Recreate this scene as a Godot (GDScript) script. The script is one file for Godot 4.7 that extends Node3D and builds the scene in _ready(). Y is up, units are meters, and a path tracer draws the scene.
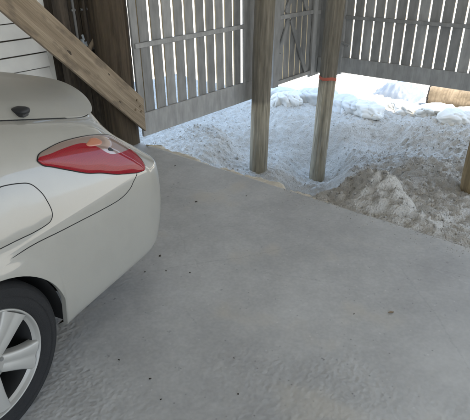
extends Node3D
# Carport under a raised beach house: concrete slab, scoured sand, slatted screens, pilings and a parked coupe.

var M := {}
var used := {}
var rng := RandomNumberGenerator.new()

# ---------------------------------------------------------------- helpers
func numbered(n: String) -> String:
	if not used.has(n):
		used[n] = 0
		return n
	used[n] += 1
	return "%s_%03d" % [n, used[n]]

func thing(called: String, label: String, category: String, at := Vector3.ZERO, turn := 0.0, group := "") -> Node3D:
	var o := Node3D.new()
	o.name = numbered(called)
	add_child(o)
	o.position = at
	o.rotation.y = turn
	o.set_meta("label", label)
	o.set_meta("category", category)
	if group != "":
		o.set_meta("group", group)
	return o

func part(called: String, mesh: Mesh, mat, parent: Node3D, at := Vector3.ZERO) -> MeshInstance3D:
	var o := MeshInstance3D.new()
	o.name = called
	o.mesh = mesh
	if mat != null:
		o.material_override = mat
	o.position = at
	parent.add_child(o, true)
	return o

func single(called: String, mesh: Mesh, mat, label: String, category: String, at := Vector3.ZERO, group := "") -> MeshInstance3D:
	var o := part(numbered(called), mesh, mat, self, at)
	o.set_meta("label", label)
	o.set_meta("category", category)
	if group != "":
		o.set_meta("group", group)
	return o

func structure(called: String, mesh: Mesh, mat, label := "") -> MeshInstance3D:
	var o := part(called, mesh, mat, self)
	o.set_meta("kind", "structure")
	if label != "":
		o.set_meta("label", label)
	return o

# grid of rows of points -> smooth mesh
func grid(P: Array, close_ring := false, flip := false, uvs = null, colors = null) -> ArrayMesh:
	var R: int = P.size()
	var C: int = P[0].size()
	var v := PackedVector3Array()
	for row in P:
		v.append_array(row)
	var n := PackedVector3Array()
	n.resize(v.size())
	var idx := PackedInt32Array()
	var cc: int = C if close_ring else C - 1
	for i in R - 1:
		for j in cc:
			var a: int = i * C + j
			var b: int = i * C + (j + 1) % C
			var c: int = (i + 1) * C + j
			var d: int = (i + 1) * C + (j + 1) % C
			var f := (v[d] - v[a]).cross(v[c] - v[b])
			if flip:
				idx.append_array([a, c, b, b, c, d])
			else:
				f = -f
				idx.append_array([a, b, c, b, d, c])
			n[a] += f; n[b] += f; n[c] += f; n[d] += f
	for k in n.size():
		n[k] = n[k].normalized() if n[k].length_squared() > 1e-20 else Vector3.UP
	var arr := []
	arr.resize(Mesh.ARRAY_MAX)
	arr[Mesh.ARRAY_VERTEX] = v
	arr[Mesh.ARRAY_NORMAL] = n
	arr[Mesh.ARRAY_INDEX] = idx
	if uvs != null:
		arr[Mesh.ARRAY_TEX_UV] = uvs
	if colors != null:
		arr[Mesh.ARRAY_COLOR] = colors
	var m := ArrayMesh.new()
	m.add_surface_from_arrays(Mesh.PRIMITIVE_TRIANGLES, arr)
	return m

func join(meshes: Array) -> ArrayMesh:
	var st := SurfaceTool.new()
	st.begin(Mesh.PRIMITIVE_TRIANGLES)
	for e in meshes:
		if e is Array:
			st.append_from(e[0], 0, e[1])
		else:
			st.append_from(e, 0, Transform3D.IDENTITY)
	return st.commit()

# chamfered box, centred
func cbox(sx: float, sy: float, sz: float, c := 0.004) -> ArrayMesh:
	var h := Vector3(sx, sy, sz) / 2.0
	c = minf(c, minf(h.x, minf(h.y, h.z)) * 0.8)
	var st := SurfaceTool.new()
	st.begin(Mesh.PRIMITIVE_TRIANGLES)
	st.set_smooth_group(-1)
	var dirs := [Vector3.RIGHT, Vector3.LEFT, Vector3.UP, Vector3.DOWN, Vector3.BACK, Vector3.FORWARD]
	var quad := func(a: Vector3, b: Vector3, d: Vector3, e: Vector3):
		var n := (b - a).cross(d - a)
		if n.dot(a + b + d + e) < 0.0:
			for p in [a, b, d, a, d, e]:
				st.add_vertex(p)
		else:
			for p in [a, d, b, a, e, d]:
				st.add_vertex(p)
	for k in 3:
		for s in [-1.0, 1.0]:
			var i := (k + 1) % 3
			var j := (k + 2) % 3
			var pts := []
			for q in [[-1, -1], [1, -1], [1, 1], [-1, 1]]:
				var p := Vector3.ZERO
				p[k] = s * h[k]
				p[i] = q[0] * (h[i] - c)
				p[j] = q[1] * (h[j] - c)
				pts.append(p)
			quad.call(pts[0], pts[1], pts[2], pts[3])
	for k in 3:
		var i := (k + 1) % 3
		var j := (k + 2) % 3
		for s in [-1.0, 1.0]:
			for t in [-1.0, 1.0]:
				var a := Vector3.ZERO
				a[i] = s * h[i]; a[j] = t * (h[j] - c); a[k] = -(h[k] - c)
				var b := Vector3.ZERO
				b[i] = s * (h[i] - c); b[j] = t * h[j]; b[k] = -(h[k] - c)
				var b2 := b
				b2[k] = h[k] - c
				var a2 := a
				a2[k] = h[k] - c
				quad.call(a, b, b2, a2)
	for sx1 in [-1.0, 1.0]:
		for sy1 in [-1.0, 1.0]:
			for sz1 in [-1.0, 1.0]:
				var g := Vector3(sx1, sy1, sz1)
				var p0 := Vector3(h.x * g.x, (h.y - c) * g.y, (h.z - c) * g.z)
				var p1 := Vector3((h.x - c) * g.x, h.y * g.y, (h.z - c) * g.z)
				var p2 := Vector3((h.x - c) * g.x, (h.y - c) * g.y, h.z * g.z)
				var n := (p1 - p0).cross(p2 - p0)
				for p in ([p0, p1, p2] if n.dot(g) < 0.0 else [p0, p2, p1]):
					st.add_vertex(p)
	st.generate_normals()
	return st.commit()

func tube(pts: PackedVector3Array, r: float, sides := 6, closed := false, taper := 1.0) -> ArrayMesh:
	var rows := []
	var nrm := Vector3.UP
	var N := pts.size()
	var cnt := N + 1 if closed else N
	for kk in cnt:
		var k := kk % N
		var a := pts[(k - 1 + N) % N] if (closed or k > 0) else pts[k]
		var b := pts[(k + 1) % N] if (closed or k < N - 1) else pts[k]
		var t := (b - a).normalized()
		if kk == 0 and absf(t.dot(nrm)) > 0.9:
			nrm = Vector3.RIGHT
		nrm = (nrm - t * nrm.dot(t)).normalized()
		var bi := t.cross(nrm)
		var row := PackedVector3Array()
		var rr := r * lerpf(1.0, taper, float(kk) / maxf(1.0, cnt - 1))
		for s in sides:
			var an := TAU * s / sides
			row.append(pts[k] + (nrm * cos(an) + bi * sin(an)) * rr)
		rows.append(row)
	if not closed:
		var c0 := PackedVector3Array()
		var c1 := PackedVector3Array()
		for s in sides:
			c0.append(pts[0]); c1.append(pts[N - 1])
		rows.insert(0, c0)
		rows.append(c1)
	return grid(rows, true)

# revolve a profile of (axial x, radius) about the x axis
func lathe_x(prof: Array, sides := 64) -> ArrayMesh:
	var rows := []
	for p in prof:
		var row := PackedVector3Array()
		for s in sides:
			var an := TAU * s / sides
			row.append(Vector3(p[0], cos(an) * p[1], sin(an) * p[1]))
		rows.append(row)
	return grid(rows, true)

# ---------------------------------------------------------------- textures
func noise(fr: float, oct := 4, sd := 1, typ := FastNoiseLite.TYPE_SIMPLEX_SMOOTH) -> FastNoiseLite:
	var n := FastNoiseLite.new()
	n.noise_type = typ
	n.frequency = fr
	n.fractal_octaves = oct
	n.seed = sd
	return n

func nimg(w: int, h: int, fr: float, oct: int, sd: int, typ := FastNoiseLite.TYPE_SIMPLEX_SMOOTH) -> PackedByteArray:
	var im := noise(fr, oct, sd, typ).get_seamless_image(w, h, false, false, 0.12, true)
	im.convert(Image.FORMAT_L8)
	return im.get_data()

func stretched(w: int, h: int, sw: int, sh: int, fr: float, oct: int, sd: int) -> PackedByteArray:
	var im := noise(fr, oct, sd).get_seamless_image(sw, sh, false, false, 0.12, true)
	im.convert(Image.FORMAT_L8)
	im.resize(w, h, Image.INTERPOLATE_CUBIC)
	return im.get_data()

func rgb_tex(w: int, h: int, f: Callable) -> ImageTexture:
	var d := PackedByteArray()
	d.resize(w * h * 3)
	for k in w * h:
		var c: Vector3 = f.call(k)
		d[k * 3] = int(clampf(c.x, 0.0, 1.0) * 255.0)
		d[k * 3 + 1] = int(clampf(c.y, 0.0, 1.0) * 255.0)
		d[k * 3 + 2] = int(clampf(c.z, 0.0, 1.0) * 255.0)
	return ImageTexture.create_from_image(Image.create_from_data(w, h, false, Image.FORMAT_RGB8, d))

func grey_img(w: int, h: int, f: Callable) -> Image:
	var d := PackedByteArray()
	d.resize(w * h)
	for k in w * h:
		d[k] = int(clampf(f.call(k), 0.0, 1.0) * 255.0)
	return Image.create_from_data(w, h, false, Image.FORMAT_L8, d)

func normal_tex(im: Image, scale: float) -> ImageTexture:
	var c := im.duplicate()
	c.convert(Image.FORMAT_RGBA8)
	c.bump_map_to_normal_map(scale)
	return ImageTexture.create_from_image(c)

func srgb(r: float, g: float, b: float) -> Color:
	return Color(r, g, b).linear_to_srgb()

func sv(r: float, g: float, b: float) -> Vector3:
	var c := Color(r, g, b).linear_to_srgb()
	return Vector3(c.r, c.g, c.b)

func mat(c: Color, rough := 0.8, metal := 0.0) -> StandardMaterial3D:
	var m := StandardMaterial3D.new()
	m.albedo_color = c
	m.roughness = rough
	m.metallic = metal
	return m

func tri(m: StandardMaterial3D, s: Vector3, world := true) -> StandardMaterial3D:
	m.uv1_triplanar = true
	m.uv1_world_triplanar = world
	m.uv1_scale = s
	return m

# hairline cracks, scuffs and grit specks of the slab (one tile = 6 m)
func floor_marks(im: Image, W: int) -> void:
	var r := RandomNumberGenerator.new()
	r.seed = 404
	var dab := func(x: int, y: int, f: float):
		var c := im.get_pixel(posmod(x, W), posmod(y, W))
		im.set_pixel(posmod(x, W), posmod(y, W), Color(c.r * f, c.g * f, c.b * f))
	var lines := [[1.75, 1.45, 2.28, 0.62, 0.955], [2.9, 0.5, 3.5, 1.1, 0.965], [0.9, 0.55, 1.5, 0.35, 0.965]]
	for k in 26:
		var x0 := r.randf_range(0.3, 5.6)
		var y0 := r.randf_range(0.1, 4.5)
		var an := r.randf_range(-0.6, 0.9)
		var len := r.randf_range(0.1, 0.55)
		lines.append([x0, y0, x0 + cos(an) * len, y0 + sin(an) * len, 0.965 if r.randf() < 0.6 else 1.035])
	for l in lines:
		var a := Vector2(l[0], l[1]) / 6.0 * W
		var b := Vector2(l[2], l[3]) / 6.0 * W
		var n := int(a.distance_to(b) * 1.3)
		var drift := 0.0
		var perp := (b - a).orthogonal().normalized()
		for i in n:
			drift += r.randf_range(-0.45, 0.45)
			var p := a.lerp(b, float(i) / n) + perp * drift
			if r.randf() < 0.85:
				dab.call(int(p.x), int(p.y), l[4])
				if r.randf() < 0.4:
					dab.call(int(p.x) + 1, int(p.y), lerpf(1.0, l[4], 0.6))
	for k in 2600:
		dab.call(r.randi() % W, r.randi() % W, r.randf_range(0.72, 0.9) if r.randf() < 0.6 else r.randf_range(1.06, 1.16))
	for k in 90:
		var x := r.randi() % W
		var y := r.randi() % W
		var f := r.randf_range(0.80, 0.92)
		for q in 5:
			dab.call(x + r.randi() % 3, y + r.randi() % 3, f)

func make_materials() -> void:
	# --- concrete floor, one tile covers 6 m
	var W := 1024
	var big := nimg(W, W, 0.004, 5, 11)
	var mid := nimg(W, W, 0.02, 4, 12)
	var fine := nimg(W, W, 0.22, 3, 13)
	var streak := nimg(W, W, 0.035, 5, 14, FastNoiseLite.TYPE_SIMPLEX)
	var patch := nimg(W, W, 0.007, 3, 15)
	var c0 := sv(0.335, 0.33, 0.318)
	var c1 := sv(0.53, 0.525, 0.505)
	var warm := sv(0.49, 0.445, 0.37)
	var floor_c := func(k: int) -> Vector3:
		var b := big[k] / 255.0
		var m2 := mid[k] / 255.0
		var f := fine[k] / 255.0
		var t := clampf(0.5 + (b - 0.5) * 0.72 + (m2 - 0.5) * 0.4 + (f - 0.5) * 0.42 + (absf(streak[k] / 255.0 - 0.5) - 0.12) * 0.45, 0.0, 1.0)
		var c: Vector3 = c0.lerp(c1, t)
		var st := smoothstep(0.62, 0.85, patch[k] / 255.0 * 0.7 + m2 * 0.3)
		c = c.lerp(warm, st * 0.45)
		return c
	var ft := rgb_tex(W, W, floor_c)
	var fi := ft.get_image()
	floor_marks(fi, W)
	ft = ImageTexture.create_from_image(fi)
	var swirl := nimg(W, W, 0.055, 3, 16)
	var swirl2 := nimg(W, W, 0.11, 3, 18)
	var area := nimg(W, W, 0.005, 2, 17)
	var hi := grey_img(W, W, func(k: int) -> float:
		var y: float = float(k / W) / W * 6.0
		var ridge := 1.0 - absf(swirl[k] / 255.0 - 0.5) * 3.2
		var ridge2 := 1.0 - absf(swirl2[k] / 255.0 - 0.5) * 3.0
		# the roughly finished part of the pour lies further in from the slab edge
		var amt := 0.06 + 0.55 * smoothstep(1.1, 2.4, y + (area[k] / 255.0 - 0.5) * 2.4) * smoothstep(5.9, 5.0, y)
		return 0.5 + (ridge * 0.25 + ridge2 * 0.3) * amt + (fine[k] / 255.0 - 0.5) * 0.05)
	var fm := mat(Color.WHITE, 0.62)
	fm.albedo_texture = ft
	fm.normal_enabled = true
	fm.normal_texture = normal_tex(hi, 1.7)
	fm.normal_scale = 1.0
	var rt := grey_img(512, 512, func(k: int) -> float:
		var x := (k % 512) * 2
		var y2 := (k / 512) * 2
		return 0.66 + (fine[y2 * W + x] / 255.0 - 0.5) * 0.2 + (big[y2 * W + x] / 255.0 - 0.5) * 0.16)
	fm.roughness = 1.0
	fm.roughness_texture = ImageTexture.create_from_image(rt)
	M.floor = fm

	# --- sand
	var sn := nimg(512, 512, 0.09, 4, 21)
	var sf := nimg(512, 512, 0.35, 2, 22)
	var sg := nimg(512, 512, 0.012, 4, 23)
	var st_ := rgb_tex(512, 512, func(k: int) -> Vector3:
		var t := 0.5 + (sn[k] / 255.0 - 0.5) * 0.6 + (sf[k] / 255.0 - 0.5) * 0.5 + (sg[k] / 255.0 - 0.5) * 0.3
		return sv(0.72, 0.70, 0.66).lerp(sv(1.0, 0.99, 0.965), clampf(t, 0.0, 1.0)))
	var sand := mat(Color.WHITE, 0.95)
	sand.vertex_color_use_as_albedo = true
	sand.albedo_texture = st_
	tri(sand, Vector3.ONE * 0.9)
	sand.normal_enabled = true
	sand.normal_texture = normal_tex(grey_img(512, 512, func(k: int) -> float: return sn[k] / 255.0 * 0.7 + sf[k] / 255.0 * 0.3), 10.0)
	M.sand = sand

	# --- wood textures (grain runs along v / y)
	var gr := stretched(512, 512, 256, 24, 0.05, 4, 31)
	var gf := stretched(512, 512, 512, 40, 0.14, 3, 32)
	var bl := nimg(512, 512, 0.012, 4, 33)
	var wood := func(lo: Vector3, hi2: Vector3, stain: Vector3, amount: float) -> ImageTexture:
		return rgb_tex(512, 512, func(k: int) -> Vector3:
			var t := 0.5 + (gr[k] / 255.0 - 0.5) * 0.9 + (gf[k] / 255.0 - 0.5) * 0.7
			var c: Vector3 = lo.lerp(hi2, clampf(t, 0.0, 1.0))
			return c.lerp(stain, smoothstep(0.5, 0.8, bl[k] / 255.0) * amount))
	var wn := normal_tex(grey_img(512, 512, func(k: int) -> float: return gr[k] / 255.0 * 0.6 + gf[k] / 255.0 * 0.4), 4.0)
	var wm := func(t: ImageTexture, rough: float, scale: Vector3, vc: bool, world: bool) -> StandardMaterial3D:
		var m := mat(Color.WHITE, rough)
		m.albedo_texture = t
		m.normal_enabled = true
		m.normal_texture = wn
		m.normal_scale = 0.8
		m.vertex_color_use_as_albedo = vc
		return tri(m, scale, world)
	var pile_t: ImageTexture = wood.call(sv(0.46, 0.44, 0.40), sv(1.0, 0.97, 0.92), sv(0.60, 0.58, 0.50), 0.5)
	M.pile = wm.call(pile_t, 0.9, Vector3(2.6, 0.8, 2.6), true, true)
	var brace_t: ImageTexture = wood.call(sv(0.19, 0.14, 0.088), sv(0.36, 0.285, 0.195), sv(0.14, 0.105, 0.07), 0.7)
	M.brace = wm.call(brace_t, 0.75, Vector3(1.3, 0.6, 1.3), false, false)
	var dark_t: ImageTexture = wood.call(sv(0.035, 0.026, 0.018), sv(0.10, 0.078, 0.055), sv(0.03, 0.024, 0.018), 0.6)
	M.darkwood = wm.call(dark_t, 0.9, Vector3(1.6, 0.7, 1.6), false, true)
	var log_t: ImageTexture = wood.call(sv(0.10, 0.076, 0.05), sv(0.20, 0.165, 0.12), sv(0.08, 0.062, 0.042), 0.8)
	M.log = wm.call(log_t, 0.9, Vector3(1.5, 1.5, 1.5), false, true)
	M.bark = mat(srgb(0.12, 0.085, 0.05), 0.95)
	M.bark.albedo_texture = log_t
	tri(M.bark, Vector3(4, 4, 4))
	# raw wood of the slat edges
	M.raw = wm.call(wood.call(sv(0.40, 0.31, 0.18), sv(0.62, 0.50, 0.32), sv(0.42, 0.36, 0.25), 0.5), 0.85, Vector3(2, 0.8, 2), false, true)
	# grey paint of the screens, a few tones
	for k in 4:
		var base: float = [0.235, 0.258, 0.215, 0.315][k]
		var p0 := Vector3(base * 1.025, base, base * 0.935)
		var pt := rgb_tex(256, 256, func(q: int) -> Vector3:
			var i := (q / 256 * 2) * 512 + (q % 256) * 2
			var t := 0.82 + (gr[i] / 255.0 - 0.5) * 0.16 + (gf[i] / 255.0 - 0.5) * 0.12 + (bl[i] / 255.0 - 0.5) * 0.34
			return sv(p0.x * t * 1.2, p0.y * t * 1.2, p0.z * t * 1.2))
		var m: StandardMaterial3D = wm.call(pt, 0.72, Vector3(1.4, 0.6, 1.4), false, true)
		m.uv1_offset = Vector3(k * 0.37, k * 0.21, k * 0.53)
		m.normal_scale = 0.15
		M["paint%d" % k] = m
	# siding
	var sd := rgb_tex(256, 256, func(q: int) -> Vector3:
		var i := (q / 256 * 2) * 512 + (q % 256) * 2
		var t := 1.0 + (bl[i] / 255.0 - 0.5) * 0.16
		return sv(0.83 * t, 0.81 * t, 0.75 * t))
	M.siding = mat(Color.WHITE, 0.5)
	M.siding.albedo_texture = sd
	tri(M.siding, Vector3.ONE * 0.7)
	# sacks, tarp
	var weave := grey_img(256, 256, func(k: int) -> float:
		var x := k % 256
		var y := k / 256
		return 0.5 + 0.25 * sin(x * TAU / 8.0) * (1.0 if (y / 4) % 2 == 0 else -1.0) + (sn[y * 512 + x] / 255.0 - 0.5) * 0.5)
	M.sack = mat(srgb(0.66, 0.64, 0.59), 0.8)
	M.sack.normal_enabled = true
	M.sack.normal_texture = normal_tex(weave, 2.0)
	tri(M.sack, Vector3.ONE * 9.0, false)
	M.sackb = mat(srgb(0.58, 0.585, 0.57), 0.75)
	M.sackb.normal_enabled = true
	M.sackb.normal_texture = M.sack.normal_texture
	tri(M.sackb, Vector3.ONE * 7.0, false)
	M.tarp = mat(srgb(0.11, 0.135, 0.175), 0.6)
	M.twine = mat(srgb(0.5, 0.42, 0.28), 0.9)
	# car
	var dust := rgb_tex(512, 512, func(k: int) -> Vector3:
		var t := 1.0 - 0.03 * smoothstep(0.45, 0.75, sg[k] / 255.0) - 0.04 * sf[k] / 255.0
		return sv(0.315 * t, 0.304 * t, 0.266 * t))
	M.body = mat(Color.WHITE, 0.36)
	M.body.albedo_texture = dust
	tri(M.body, Vector3.ONE * 0.8, false)
	M.body.clearcoat_enabled = true
	M.body.clearcoat = 1.0
	M.body.clearcoat_roughness = 0.05
	M.lid = M.body.duplicate()
	M.lid.roughness = 0.5
	M.lid.clearcoat = 0.5
	M.lid.clearcoat_roughness = 0.28
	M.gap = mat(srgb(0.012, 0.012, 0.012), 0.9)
	M.black = mat(srgb(0.012, 0.012, 0.013), 0.55)
	M.liner = mat(srgb(0.010, 0.010, 0.010), 0.95)
	var tt := grey_img(256, 256, func(k: int) -> float: return sf[(k / 256) * 512 + k % 256] / 255.0)
	M.tyre = mat(srgb(0.011, 0.011, 0.011), 0.9)
	M.tyre.normal_enabled = true
	M.tyre.normal_texture = normal_tex(tt, 1.5)
	tri(M.tyre, Vector3.ONE * 3.0, false)
	M.alloy = mat(srgb(0.40, 0.39, 0.36), 0.45, 0.35)
	M.alloy_in = mat(srgb(0.03, 0.03, 0.03), 0.7, 0.3)  # near black paints in brake dust plus the shade behind the spokes
	M.disc = mat(srgb(0.05, 0.048, 0.045), 0.6, 0.6)
	M.red = mat(srgb(0.27, 0.006, 0.014), 0.3)
	M.red.metallic_specular = 0.2
	var prism := rgb_tex(128, 128, func(k: int) -> Vector3:
		var g := 0.88 + 0.10 * absf(sin((k % 128) * TAU / 32.0)) * absf(sin((k / 128) * TAU / 32.0)) + (sn[(k / 128) * 512 + k % 128] / 255.0 - 0.5) * 0.25
		return Vector3(g, g, g))
	M.red.albedo_texture = prism
	tri(M.red, Vector3.ONE * 14.0, false)
	M.red.clearcoat_enabled = true
	M.red.clearcoat = 0.55
	M.red.clearcoat_roughness = 0.03
	M.clear = mat(srgb(0.27, 0.19, 0.155), 0.16, 0.3)
	M.clear.clearcoat_enabled = true
	M.clear.clearcoat = 1.0
	M.clear.clearcoat_roughness = 0.03
	M.amber = mat(srgb(0.40, 0.135, 0.06), 0.25)
	M.amber.clearcoat_enabled = true
	M.amber.clearcoat = 1.0
	M.glass = mat(srgb(0.015, 0.017, 0.018), 0.05)
	M.steel = mat(srgb(0.35, 0.35, 0.34), 0.45, 0.9)
	M.pipe = mat(srgb(0.17, 0.165, 0.155), 0.6)
	M.bottle = mat(srgb(0.46, 0.50, 0.52), 0.35)
	M.redpaint = mat(srgb(0.40, 0.10, 0.06), 0.85)
	M.crumb = mat(srgb(0.035, 0.026, 0.018), 0.9)
	M.rust = mat(srgb(0.23, 0.17, 0.105), 0.9)
	M.deck = mat(srgb(0.22, 0.18, 0.13), 0.85)
	var ledge_t := rgb_tex(512, 512, func(k: int) -> Vector3:
		var t := 0.5 + (sn[k] / 255.0 - 0.5) * 0.8 + (sf[k] / 255.0 - 0.5) * 0.5
		return sv(0.46, 0.40, 0.31).lerp(sv(0.66, 0.60, 0.49), clampf(t, 0.0, 1.0)))
	M.ledge = mat(Color.WHITE, 0.95)
	M.ledge.albedo_texture = ledge_t
	tri(M.ledge, Vector3.ONE * 1.1)
	M.bounce_soffit = mat(srgb(0.66, 0.66, 0.64), 0.7)
	M.house = mat(srgb(0.55, 0.54, 0.50), 0.7)
	M.rooft = mat(srgb(0.12, 0.12, 0.12), 0.9)

# ---------------------------------------------------------------- sand
# measured heights of the scoured sand: x, z, height
const HP := [
	[0.2, -1.65, -0.82], [0.48, -2.7, -1.24], [2.66, -1.62, -0.34], [0.3, -3.85, -0.62], [-0.65, -3.7, -0.60], [0.7, -4.4, -0.60], [1.65, -4.2, -0.56], [2.5, -4.3, -0.55],
	[1.0, -3.3, -0.86], [1.7, -3.1, -0.72], [1.45, -2.3, -0.74], [2.05, -2.3, -0.45], [2.7, -2.6, -0.45], [3.4, -2.4, -0.38],
	[2.32, -0.36, 0.17], [2.24, -0.46, 0.13], [2.48, -0.28, 0.07], [2.1, -0.30, -0.03], [2.72, -0.2, -0.06], [3.2, -0.2, -0.08], [2.9, -0.8, -0.26], [3.5, -0.9, -0.26], [2.75, -0.5, -0.17], [2.62, -0.72, -0.2], [3.2, -0.5, -0.18], [2.3, -0.95, -0.22], [1.95, -0.85, -0.40], [2.0, -0.15, -0.04], [2.5, -0.02, -0.03], [3.2, 0.0, -0.05], [1.8, -0.3, -0.22],
	[1.5, -0.6, -0.75], [1.2, -1.2, -0.95], [0.9, -1.9, -1.12], [0.7, -0.7, -0.85], [0.2, -0.6, -0.62], [1.2, -0.2, -0.6], [0.5, -0.15, -0.55],
	[-0.25, -0.45, -0.34], [-0.6, -1.1, -0.5], [-0.85, -1.75, -0.52], [-1.5, -1.5, -0.72], [-1.6, -2.6, -0.78], [-0.3, -2.4, -0.98], [-1.0, -3.1, -0.76], [-2.5, -2.2, -0.75], [-2.5, -4.0, -0.7], [-1.2, -5.0, -0.62], [0.0, -5.4, -0.68], [1.2, -5.8, -0.72], [2.6, -5.6, -0.7], [4.2, -4.6, -0.6], [4.4, -2.6, -0.45], [4.5, -1.0, -0.28], [4.5, -0.2, -0.06],
	[-1.0, 0.3, -0.25], [-2.2, -0.4, -0.5], [-3.5, -1.0, -0.55], [-2.5, 1.2, -0.2], [0.5, 0.6, -0.5], [2.0, 0.6, -0.35], [4.0, 0.6, -0.3]]
var n_low: FastNoiseLite
var n_mid: FastNoiseLite
var n_lump: FastNoiseLite
var n_fine: FastNoiseLite
var n_cell: FastNoiseLite

func sand_base(x: float, z: float) -> float:
	var sw := 0.0
	var sh := 0.0
	for p in HP:
		var dx: float = x - p[0]
		var dz: float = z - p[1]
		var d2 := dx * dx + dz * dz + 0.012
		var w := 1.0 / (d2 * d2)
		sw += w
		sh += w * p[2]
	return sh / sw

# how lumpy the sand is at a place: freshly fallen clods near the slab and up the far bank
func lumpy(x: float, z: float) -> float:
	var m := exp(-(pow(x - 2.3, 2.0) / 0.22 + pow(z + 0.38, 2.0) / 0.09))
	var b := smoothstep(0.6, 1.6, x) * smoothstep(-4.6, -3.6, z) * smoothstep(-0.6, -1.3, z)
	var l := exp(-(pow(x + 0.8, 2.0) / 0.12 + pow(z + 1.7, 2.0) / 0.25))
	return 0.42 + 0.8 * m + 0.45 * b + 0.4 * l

func sand_y(x: float, z: float) -> float:
	var far := maxf(maxf(-3.5 - x, x - 5.0), maxf(-6.2 - z, z - 0.9))
	var h := -0.66
	if far < 1.5:
		h = lerpf(sand_base(x, z), -0.66, smoothstep(0.0, 1.5, far))
	var lm := lumpy(x, z) if far < 1.0 else 0.2
	h += n_low.get_noise_2d(x, z) * (0.05 if far < 2.0 else 0.05 + minf(far - 2.0, 60.0) * 0.008)
	if far < 3.0:
		var edge := smoothstep(0.05, -0.25, z)
		h += n_mid.get_noise_2d(x, z) * 0.035 * (0.3 + lm) * (0.3 + 0.7 * edge)
		h += (absf(n_lump.get_noise_2d(x, z)) - 0.25) * 0.085 * (lm + 0.15) * (0.3 + 0.7 * edge)
		h -= (n_cell.get_noise_2d(x, z) + 0.5) * 0.046 * (0.55 + 0.6 * lm) * (0.3 + 0.7 * edge)
		h += n_fine.get_noise_2d(x, z) * 0.017 * (0.6 + lm)
	# the slab and its footing cover the rest: keep below them
	if z > 0.02 and x > -0.45 and x < 11.3:
		h = minf(h, -0.2)
	return h

func spaced(lo: float, a: float, b: float, hi: float, step: float) -> PackedFloat32Array:
	var r := PackedFloat32Array()
	var down := []
	var s := step
	var p := a
	while p > lo:
		s *= 1.16
		p -= s
		down.append(p)
	down.reverse()
	for d in down:
		r.append(d)
	p = a
	while p < b:
		r.append(p)
		p += step
	s = step
	while p < hi:
		r.append(p)
		s *= 1.16
		p += s
	r.append(p)
	return r

func make_sand() -> void:
	n_low = noise(0.45, 3, 41)
	n_mid = noise(1.6, 4, 42)
	n_lump = noise(5.5, 4, 43)
	n_fine = noise(17.0, 3, 44)
	n_cell = noise(13.0, 2, 46, FastNoiseLite.TYPE_CELLULAR)
	n_cell.cellular_return_type = FastNoiseLite.RETURN_DISTANCE
	n_cell.cellular_jitter = 1.0
	var xs := spaced(-260.0, -2.6, 4.6, 260.0, 0.024)
	var zs := spaced(-300.0, -5.2, 0.25, 200.0, 0.024)
	var rows := []
	var cols := PackedColorArray()
	var n_damp := noise(0.8, 3, 45)
	for z in zs:
		var row := PackedVector3Array()
		for x in xs:
			var y := sand_y(x, z)
			row.append(Vector3(x, y, z))
			# damp, freshly fallen sand is darker and browner: clods by the slab and the patch beyond the low screen; the far bank is greyed to paint its dimmer light
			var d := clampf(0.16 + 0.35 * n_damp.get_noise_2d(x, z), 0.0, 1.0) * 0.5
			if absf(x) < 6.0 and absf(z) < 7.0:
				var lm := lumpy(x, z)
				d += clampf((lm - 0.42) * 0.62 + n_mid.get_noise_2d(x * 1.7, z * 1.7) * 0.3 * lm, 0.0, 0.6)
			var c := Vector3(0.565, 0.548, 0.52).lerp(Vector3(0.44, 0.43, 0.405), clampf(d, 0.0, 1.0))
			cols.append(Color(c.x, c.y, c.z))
		rows.append(row)
	structure("sand", grid(rows, false, false, null, cols), M.sand, "pale scoured beach sand around and below the slab")

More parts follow.
